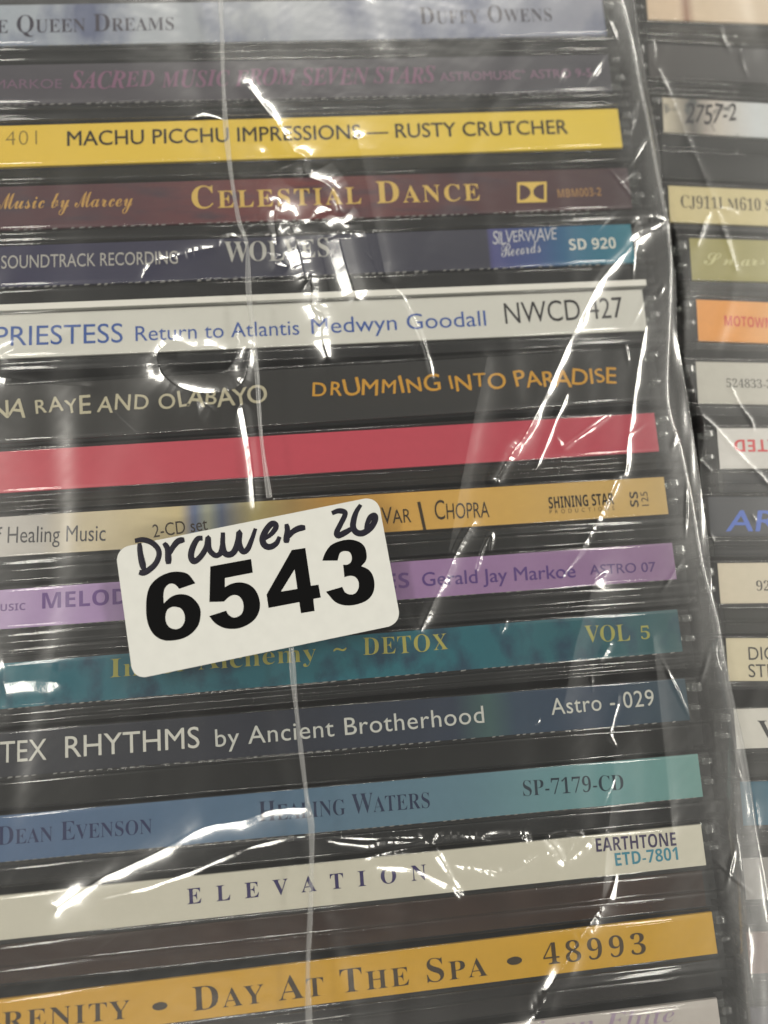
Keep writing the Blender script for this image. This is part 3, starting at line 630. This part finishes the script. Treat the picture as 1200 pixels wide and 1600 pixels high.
FB = 3.6                                      # front film stands this far (mm) before the spines
ZF = ZS + FB * MM
EDGE = [(962, -60), (978, 0), (992, 60), (1011, 160), (1030, 260), (1048, 350), (1053, 420), (1052, 500), (1047, 580), (1048, 640), (1070, 700), (1090, 800), (1106, 900), (1125, 960), (1142, 1060), (1168, 1180), (1186, 1300), (1204, 1400), (1216, 1500), (1226, 1600), (1236, 1700)]
STK = [(180, 857), (590, 775), (627, 975), (208, 1062)]
RIDGES = [
 # long creases, roughly as they run over the stack
 ([(388, 138), (405, 160), (428, 190), (445, 215), (458, 238), (478, 250), (474, 268), (482, 280), (505, 287), (520, 302), (530, 330)], 0.62, 1.60, 1.0),
 ([(546, 348), (525, 362), (500, 378), (462, 394), (436, 404), (430, 415), (446, 421), (476, 412), (486, 430), (485, 460), (490, 485), (506, 498), (503, 530), (511, 560)], 0.85, 2.20, 1.0),
 ([(530, 330), (500, 336), (470, 360), (445, 385)], 0.60, 1.60, 1.0),
 ([(432, 325), (430, 350), (434, 385)], 0.60, 1.60, 1.0),
 ([(545, 345), (552, 372), (572, 398), (592, 420)], 0.50, 0.60, 1.0),
 ([(608, 440), (632, 470), (655, 520), (668, 558), (676, 592)], 0.37, 0.24, 1.0),
 ([(1046, 350), (1000, 372), (975, 395), (940, 435), (925, 460), (895, 520), (870, 575), (850, 620), (820, 680), (800, 706), (776, 748)], 0.65, 0.80, 1.0),
 ([(1046, 350), (1022, 342), (1000, 343), (990, 350)], 0.60, 0.40, 1.0),
 ([(1008, 512), (1002, 540), (992, 600), (986, 650), (979, 700), (976, 740), (960, 749), (950, 778), (925, 826), (905, 862), (878, 900)], 0.55, 0.40, 1.0),
 ([(392, 550), (388, 575), (378, 604), (345, 616), (310, 617), (278, 606), (255, 585), (247, 560), (258, 545), (276, 536), (302, 545), (330, 544), (352, 550)], 0.68, 2.00, 1.0),
 ([(225, 432), (242, 410), (262, 405), (302, 395), (332, 388)], 0.55, 0.60, 1.0),
 ([(345, 384), (352, 373), (368, 370), (386, 382)], 0.43, 0.24, 1.0),
 ([(386, 384), (382, 368), (392, 356)], 0.43, 0.24, 1.0),
 ([(0, 556), (40, 545), (80, 535), (120, 512)], 0.60, 1.20, 1.0),
 ([(92, 1416), (120, 1396), (160, 1370), (215, 1345), (265, 1320), (320, 1290), (380, 1280), (430, 1262), (480, 1260)], 0.62, 1.70, 1.0),
 ([(92, 1416), (150, 1405), (230, 1385), (300, 1360), (370, 1330), (430, 1312), (476, 1305)], 0.43, 0.28, 1.0),
 ([(510, 1310), (530, 1307), (590, 1308), (652, 1306), (640, 1314), (600, 1313), (575, 1319), (540, 1316), (512, 1311)], 0.37, 0.21, 1.0),
 ([(570, 1341), (588, 1334), (620, 1328), (664, 1317)], 0.40, 0.24, 1.0),
 ([(680, 1313), (692, 1304), (722, 1304), (755, 1306)], 0.40, 0.24, 1.0),
 ([(757, 1306), (790, 1303), (818, 1304), (826, 1313)], 0.40, 0.24, 1.0),
 ([(852, 1311), (868, 1324), (882, 1347), (902, 1332), (926, 1308), (946, 1299)], 0.55, 0.60, 1.0),
 ([(860, 1306), (884, 1300), (910, 1306), (894, 1320), (882, 1343)], 0.40, 0.28, 1.0),
 ([(712, 1350), (745, 1355), (790, 1362), (812, 1354), (840, 1336), (866, 1335)], 0.43, 0.32, 1.0),
 ([(590, 1352), (640, 1354), (680, 1370), (708, 1384)], 0.55, 0.60, 1.0),
 ([(680, 1328), (694, 1350), (706, 1374), (720, 1398)], 0.43, 0.28, 1.0),
 ([(962, 1366), (957, 1388), (948, 1412)], 0.55, 0.50, 1.0),
 ([(936, 1420), (910, 1455), (880, 1502), (852, 1546), (830, 1592)], 0.70, 1.20, 1.0),
 ([(738, 818), (715, 856), (700, 892), (680, 932), (656, 985)], 0.60, 1.00, 1.0),
 ([(300, 186), (318, 181), (334, 184), (352, 190)], 0.37, 0.17, 1.0),
 ([(790, 972), (783, 988)], 0.43, 0.21, 1.0),
 ([(952, 1008), (938, 1030)], 0.62, 0.42, 1.0),
 ([(925, 1040), (924, 1060), (926, 1078)], 0.37, 0.21, 1.0),
 ([(966, 1090), (956, 1130), (952, 1148), (966, 1172)], 0.43, 0.24, 1.0),
 ([(842, 1124), (838, 1130)], 0.40, 0.17, 1.0),
 ([(950, 650), (930, 665), (915, 676), (895, 690), (880, 700), (870, 684)], 0.34, 0.21, 1.0),
 ([(885, 618), (870, 650), (850, 700), (838, 730)], 0.43, 0.28, 1.0),
 ([(745, 890), (755, 855), (768, 835), (766, 860)], 0.34, 0.21, 1.0),
 # broad soft folds
 ([(410, 240), (405, 300), (402, 360)], 0.54, 1.10, .50),
 ([(452, 352), (468, 400), (478, 440)], 1.40, 2.80, 1.00),
 ([(476, 420), (488, 452), (486, 480), (498, 505)], 0.80, 2.40, 1.00),
 ([(528, 372), (540, 420), (556, 470)], 1.50, 2.60, 0.98),
 ([(500, 380), (520, 378), (545, 362)], .4, .6, 1.0),
 ([(548, 362), (556, 410), (564, 470)], .9, 1.0, .96),
 ([(378, 625), (388, 680), (396, 740), (400, 800)], .8, .9, .97),
 ([(262, 580), (290, 612), (330, 640)], .5, 1.4, .9),
 ([(0, 1068), (40, 1062), (90, 1064)], 1.4, 1.2, .97),
 ([(0, 590), (60, 600), (140, 606)], .5, 1.2, .93),
 ([(560, 220), (580, 330), (600, 430)], 1.20, 1.80, .50),
 ([(760, 560), (730, 700), (700, 860)], 1.32, 1.80, .50),
 ([(930, 900), (900, 1000), (880, 1100)], 1.44, 1.80, .50),
 ([(1020, 1000), (1035, 1150), (1050, 1300)], 0.96, 1.30, .50),
 ([(960, 1180), (950, 1300), (940, 1400)], 1.08, 1.50, .50),
]
def edge_x(y, zplane, off=0.0):
    P = np.array([PT(px, py, zplane)[:2] / MM for px, py in EDGE]); o = np.argsort(P[:, 1])
    return np.interp(y, P[o, 1], P[o, 0]) + off
ys = np.concatenate([np.linspace(-172, -152, 20)[:-1], np.arange(-152, 14, .115), np.linspace(14, 30, 14)[1:]])
xE = edge_x(ys, ZF)
k = 25; xE = np.convolve(np.pad(xE, k, mode='edge'), np.ones(2 * k + 1) / (2 * k + 1), 'valid') + .12 * wob(ys * 1.0, ys * .3, .5)
rfold = .40
u = np.concatenate([np.linspace(0, .24, 12)[:-1], np.linspace(.24, 1, 930)])
xl = -138.0
Xf = xl + (xE[:, None] - rfold - xl) * u[None, :]; Yf = np.repeat(ys[:, None], len(u), 1)
Zf = np.full_like(Xf, FB)
for i in range(90):                            # soft drape: long shallow folds, mostly upright
    cx, cy = rng.uniform(-110, 12), rng.uniform(-155, 15); ln, wd = rng.uniform(12, 42), rng.uniform(1.4, 4.5); a = rng.normal(0, .22) + .1
    hh = rng.uniform(-.16, .16)
    if cx > -14: hh *= .7
    dx, dy = Xf - cx, Yf - cy; p = dx * math.cos(a) - dy * math.sin(a); q = dx * math.sin(a) + dy * math.cos(a)
    Zf += hh * np.exp(-(p / wd) ** 2 - (q / ln) ** 2)
for i in range(26):                            # short crinkles near the loose right side
    y0 = rng.uniform(-150, 10); cx = edge_x(np.array([y0]), ZF)[0] - abs(rng.normal(0, 7)) - 1.0; ln, wd = rng.uniform(.8, 3.2), rng.uniform(.18, .4); a = rng.normal(.3, .7)
    s = (np.abs(ys - y0) < 3 * ln + 1)
    dx, dy = Xf[s] - cx, Yf[s] - y0; p = dx * math.cos(a) - dy * math.sin(a); q = dx * math.sin(a) + dy * math.cos(a)
    Zf[s] += rng.uniform(.04, .13) * np.exp(-(p / wd) ** 2 - (q / ln) ** 2)
Zf += .05 * wob(Xf, Yf, .9) + .008 * wob(Xf, Yf, 3.5, 4)
add_ridges(Xf, Yf, Zf, RIDGES, ZF)
# the sticker presses the film flat
sc_ = np.array([PT(x, y, ZF)[:2] / MM for x, y in STK]); cen = sc_.mean(0)
ex = (sc_[1] - sc_[0]); LX = np.linalg.norm(ex); ex /= LX; LY = np.linalg.norm(sc_[3] - sc_[0]); ey = np.array([-ex[1], ex[0]])
pu = np.abs((Xf - cen[0]) * ex[0] + (Yf - cen[1]) * ex[1]) - LX / 2; pv = np.abs((Xf - cen[0]) * ey[0] + (Yf - cen[1]) * ey[1]) - LY / 2
flat = np.clip(1 - np.maximum(pu, pv) / 2.0, 0, 1); flat = flat * flat * (3 - 2 * flat)
Zf = np.clip(Zf, 1.2, None) * (1 - flat) + FB * flat
# right side: fold round and come back underneath, then drop between the stacks
ar = np.radians(np.linspace(0, 180, 9)[1:])
zc = Zf[:, -1:] - rfold
Xa = xE[:, None] - rfold + rfold * np.sin(ar)[None, :]; Za = zc + rfold * np.cos(ar)[None, :]
P = np.array([PT(R['r'][0], R['r'][1], ZL)[:2] / MM for R in ROWS]); o = np.argsort(P[:, 1])
xw = np.interp(ys, P[o, 1], P[o, 0]) + np.interp(ys, [-172, -132, -122, 30], [2.8, 2.8, 3.5, 3.5])
kk = 14; xw = np.convolve(np.pad(xw, kk, mode='edge'), np.ones(2 * kk + 1) / (2 * kk + 1), 'valid')
ub = np.linspace(0, 1, 26)[1:]
Xb = (xE[:, None] - rfold) * (1 - ub) + (xw[:, None] + .5) * ub; Yb = np.repeat(ys[:, None], len(ub), 1)
Zb = np.clip(zc - rfold + .16 * wob(Xb, Yb * .5, 1.1, 2) + .04 * wob(Xb * 2.2, Yb * .4, 1.8, 6), 1.6, None); Zb = zc - rfold + (Zb - (zc - rfold)) * np.sin(np.pi * ub)[None, :] ** .5
Zb = np.clip(Zb, 1.5, None)
zd = np.array([.6, -.5, -3, -8, -20, -50, -100, -138])
Xd = xw[:, None] + np.array([.25, .05, 0, 0, 0, 0, 0, 0])[None, :]; Zd = np.repeat(zd[None, :], len(ys), 0)
zl_ = np.array([-138, -60, -10, 0.0]); Xl = np.full((len(ys), 4), xl - .5); Zl = np.repeat(zl_[None, :], len(ys), 0)
XX = np.concatenate([Xl, Xf, Xa, Xb, Xd], 1); ZZ = np.concatenate([Zl, Zf, Za, Zb, Zd], 1) + ZS / MM
YY = np.repeat(ys[:, None], XX.shape[1], 1)
bag = sheet('plastic_bag', XX, YY, ZZ, M_FILM)
def paint_edge_haze(o, A):                          # creased film at the loose edge, its milky haze painted in by distance
    at = o.data.attributes.new('edge_haze', 'FLOAT', 'POINT'); at.data.foreach_set('value', A.astype(np.float32).ravel())
_cl = np.clip(1 - (xE[:, None] - XX) / 9.0, 0, 1) ** 1.5 * (.55 + .45 * wob(XX * 1.4, YY * .35, 1.3, 3)) * (ZZ > ZS / MM - 2)
paint_edge_haze(bag, np.clip(_cl, 0, 1))
tag(bag, 'crinkled clear plastic bag wrapped round the front stack, its loose edge at right', 'plastic bag')

def zfilm(x, y):
    j = int(np.clip(np.searchsorted(ys, y), 0, len(ys) - 1)); return float(np.interp(x, Xf[j], Zf[j]))
# upright seam of the bag
SEAM = [(343, -40), (346, 30), (347, 60), (350, 150), (357, 240), (372, 340), (386, 384), (389, 460), (400, 560), (408, 680), (421, 778)], [(455, 1012), (460, 1080), (470, 1170), (480, 1250), (487, 1300), (485, 1420), (481, 1520), (483, 1600), (482, 1640)]
for part in SEAM:
    P = smooth_open([PT(px, py, ZF)[:2] / MM for px, py in part], 8)
    v, f = [], []
    for i, p in enumerate(P):
        z = zfilm(p[0], p[1]) + .06 + ZS / MM; t = P[min(i + 1, len(P) - 1)] - P[max(i - 1, 0)]; t /= np.linalg.norm(t); n = np.array([-t[1], t[0]])
        for q, hz in ((-.36, 0), (-.24, .18), (-.10, .10), (.10, .10), (.24, .20), (.36, 0)):
            q *= 1 + .3 * math.sin(i * .37) * math.sin(i * .13 + 1)
            v.append(((p[0] + n[0] * q) * MM, (p[1] + n[1] * q) * MM, (z + hz) * MM))
    for i in range(len(P) - 1):
        for k in range(5): a = i * 6 + k; f.append((a, a + 6, a + 7, a + 1))
    obj('seam', mesh('seam', v, f, True), M_SEAM, bag)

# second bag, over the stack behind
ZF2 = ZS + 1.0 * MM
R2 = [
 ([(1128, 46), (1130, 60), (1140, 80)], 0.30, 0.22, 1.0),
 ([(1162, 72), (1158, 90), (1168, 118)], 0.30, 0.22, 1.0),
 ([(1020, 60), (1022, 80), (1022, 100)], 0.30, 0.22, 1.0),
 ([(1030, 110), (1060, 180), (1110, 300), (1150, 420)], 0.38, 0.42, 1.0),
 ([(1090, 380), (1110, 330), (1150, 330)], 0.38, 0.34, 1.0),
 ([(1142, 604), (1156, 632), (1174, 658), (1178, 672)], 0.27, 0.19, 1.0),
 ([(1054, 545), (1052, 580), (1064, 615), (1085, 640), (1120, 670), (1150, 705), (1190, 745), (1230, 790)], 0.33, 0.26, 1.0),
 ([(1090, 690), (1096, 720), (1110, 735)], 0.27, 0.19, 1.0),
 ([(1110, 835), (1116, 845)], 0.30, 0.17, 1.0),
 ([(1176, 806), (1180, 812)], 0.30, 0.17, 1.0),
 ([(1180, 1250), (1186, 1290)], 0.30, 0.22, 1.0),
]
ys2 = np.concatenate([np.linspace(-172, -152, 12)[:-1], np.arange(-152, 16, .2), np.linspace(16, 30, 8)[1:]])
P = np.array([PT(R['p'][0], R['p'][1], ZL)[:2] / MM for R in RR]); o = np.argsort(P[:, 1])
xs2 = np.interp(ys2, P[o, 1], P[o, 0]) - np.interp(ys2, [-172, -122, -112, 30], [1.7, 1.7, 3.0, 3.0])
xs2 = np.convolve(np.pad(xs2, 9, mode='edge'), np.ones(19) / 19, 'valid')
u2 = np.concatenate([np.linspace(0, .4, 200)[:-1], np.linspace(.4, 1, 12)])
X2 = xs2[:, None] + .4 + (62 - xs2[:, None]) * u2[None, :]; Y2 = np.repeat(ys2[:, None], len(u2), 1); Z2 = np.full_like(X2, .9)
for i in range(60):
    cx, cy = rng.uniform(0, 35), rng.uniform(-155, 15); ln, wd = rng.uniform(6, 20), rng.uniform(1.0, 3.0); a = rng.normal(.4, .4)
    dx, dy = X2 - cx, Y2 - cy; p = dx * math.cos(a) - dy * math.sin(a); q = dx * math.sin(a) + dy * math.cos(a)
    Z2 += rng.uniform(-.1, .12) * np.exp(-(p / wd) ** 2 - (q / ln) ** 2)
add_ridges(X2, Y2, Z2, R2, ZF2)
Z2 = np.clip(Z2, .5, 1.45)
Xd2 = xs2[:, None] + np.array([0, 0, 0, 0, 0, 0, .05, .2])[None, :]; Zd2 = np.repeat(np.array([-138, -60, -20, -8, -3, -1, 0, .45])[None, :], len(ys2), 0)
XX = np.concatenate([Xd2, X2], 1); ZZ = np.concatenate([Zd2, Z2], 1) + ZS / MM
bag2 = sheet('plastic_bag', XX, np.repeat(ys2[:, None], XX.shape[1], 1), ZZ, M_FILM2)
tag(bag2, 'second clear plastic bag drawn tightly over the stack behind on the right', 'plastic bag')

# ------------------------------------------------------------------ the numbered sticker on the front bag
zst = ZF + .10 * MM
def rounded(corners, r, n=8):
    C = [np.array(c, float) for c in corners]; out = []
    for i in range(4):
        a, b, c = C[i - 1], C[i], C[(i + 1) % 4]; d0 = (a - b) / np.linalg.norm(a - b); d1 = (c - b) / np.linalg.norm(c - b)
        p0, p2 = b + d0 * r, b + d1 * r
        for k in range(n + 1):
            t = k / n; out.append(tuple((1 - t) ** 2 * p0 + 2 * t * (1 - t) * (b * .75 + (p0 + p2) * .125) + t * t * p2))
    return out
ol = rounded(STK, 20)
top = [PT(x, y, zst) for x, y in ol]; n = len(top)
v = [tuple(p) for p in top] + [(p[0], p[1], p[2] - .08 * MM) for p in top]
f = [tuple(reversed(range(n))), tuple(range(n, 2 * n))] + [(i, (i + 1) % n, (i + 1) % n + n, i + n) for i in range(n)]
org = Vector(PT(400, 918, zst))
me = mesh('price_sticker', [(p[0] - org.x, p[1] - org.y, p[2] - org.z) for p in v], f)
m_st = plain('white_sticker_paper', lin((214, 214, 209), .90), 0.6, 0.25, 0.025, 500)
stk = obj('price_sticker', me, m_st); stk.location = org
tag(stk, 'white rounded sticker with a large printed number stuck on the front bag', 'sticker')
def Z6(pts, ox, oy, s): return [(ox + x / s, oy + y / s) for x, y in pts]
six = [(545, 465), (480, 385), (400, 362), (310, 370), (220, 410), (150, 475), (115, 560), (105, 680), (115, 800), (150, 890), (200, 945), (270, 975), (350, 975), (440, 955), (520, 905), (575, 830), (592, 740), (580, 670), (530, 605), (470, 570), (400, 563), (330, 585), (262, 645), (260, 560), (275, 505), (310, 472), (350, 470), (380, 490), (400, 515)]
six_h = [(365, 675), (415, 690), (445, 735), (450, 800), (420, 855), (370, 875), (320, 862), (288, 825), (277, 770), (290, 710), (325, 680)]
five = [(678, 315), (1042, 248), (1057, 370), (808, 418), (808, 500), (870, 468), (950, 457), (1030, 480), (1090, 540), (1120, 630), (1115, 710), (1080, 780), (1020, 830), (940, 865), (860, 872), (790, 860), (720, 820), (668, 758), (820, 710), (840, 745), (880, 770), (920, 765), (960, 735), (975, 680), (965, 620), (930, 578), (885, 570), (840, 590), (802, 628), (670, 632)]
four = [(320, 168), (440, 150), (490, 487), (558, 478), (578, 592), (512, 604), (523, 712), (402, 732), (387, 633), (112, 685), (95, 565)]
four_h = [(345, 340), (370, 515), (222, 540)]
three = [(592, 263), (620, 190), (670, 125), (750, 88), (840, 75), (920, 95), (970, 140), (988, 210), (980, 265), (940, 312), (1000, 340), (1040, 390), (1058, 470), (1045, 550), (1000, 610), (930, 645), (850, 662), (770, 658), (700, 625), (625, 540), (770, 497), (795, 545), (840, 565), (885, 555), (915, 510), (915, 450), (885, 408), (840, 398), (790, 410), (778, 300), (820, 297), (850, 270), (855, 225), (835, 187), (795, 177), (750, 195), (728, 262)]
s_ = 1200 / 210.0
def digit(polys):
    V, Fc = fill(polys); Q = [PT(x, y, zst) for x, y in V]
    o = obj('printed_digit', mesh('printed_digit', [(p[0] - org.x, p[1] - org.y, .00003) for p in Q], [tuple(reversed(t)) for t in Fc]), ink((6, 6, 7)), stk)
    return o
digit([smooth_closed(Z6(six, 210, 830, s_), {0, 22, 28}), smooth_closed(Z6(six_h, 210, 830, s_), set())])
digit([smooth_closed(Z6(five, 210, 830, s_), {0, 1, 2, 3, 4, 17, 18, 28, 29})])
digit([Z6(four, 400, 830, s_), Z6(four_h, 400, 830, s_)])
digit([smooth_closed(Z6(three, 400, 830, s_), {0, 9, 19, 20, 28, 29, 36})])
M_MARK = plain('marker_ink', (0.006, 0.005, 0.014, 1), 0.45, 0.4)
def strokes(name, lst, ox, rad=4.6):
    c = bpy.data.curves.new(name, 'CURVE'); c.dimensions = '3D'; c.bevel_depth = 1.0; c.bevel_resolution = 2; c.use_fill_caps = True
    for st in lst:
        P = smooth_open([PT(ox + x / 6, 770 + y / 6, zst)[:2] for x, y in st], 6); sp = c.splines.new('POLY'); K = len(P); sp.points.add(K - 1)
        for i, (q, p) in enumerate(zip(sp.points, P)):
            q.co = ((p[0] - org.x) * 1000, (p[1] - org.y) * 1000, 0, 1); t = i / (K - 1)
            q.radius = rad / 11.2 * (.72 + .28 * min(1, 6 * min(t, 1 - t)) + .10 * math.sin(5 * t + len(st)))
    o = bpy.data.objects.new(name, c); me0 = o.to_mesh()
    v = [(p.co[0] * MM, p.co[1] * MM, p.co[2] * MM * .06 + .00004) for p in me0.vertices]; f = [tuple(p.vertices) for p in me0.polygons]
    o.to_mesh_clear(); bpy.data.objects.remove(o); bpy.data.curves.remove(c)
    return obj(name, mesh(name, v, f, True), M_MARK, stk)
strokes('handwriting', [
 [(65, 450), (140, 440), (220, 465), (278, 520), (292, 580), (268, 650), (220, 705), (150, 750), (105, 745)], [(108, 470), (115, 560), (130, 640), (150, 720)],
 [(338, 470), (370, 520), (378, 600), (380, 668)], [(378, 590), (420, 512), (470, 455), (530, 440)],
 [(700, 425), (650, 435), (605, 520), (592, 600), (622, 643), (680, 600), (735, 510), (752, 420), (760, 520), (790, 568), (830, 588), (870, 560), (888, 470), (890, 372)],
 [(890, 372), (888, 470), (903, 558), (950, 580), (1000, 545), (1035, 450), (1045, 370), (1040, 470), (1075, 548), (1120, 530), (1160, 440), (1196, 335)]], 200)
strokes('handwriting', [
 [(75, 435), (140, 390), (185, 330), (180, 295), (145, 292), (95, 350), (62, 430), (80, 490), (130, 508), (190, 475), (222, 412)],
 [(285, 292), (295, 350), (287, 420), (285, 470)], [(287, 430), (340, 370), (400, 335), (462, 326)],
 [(712, 192), (770, 170), (830, 180), (830, 220), (790, 300), (757, 370), (772, 402), (840, 370), (890, 340)],
 [(982, 112), (940, 180), (915, 260), (912, 330), (950, 375), (1010, 375), (1080, 322), (1118, 250), (1110, 212), (1072, 230), (1042, 290), (1030, 340)]], 400)
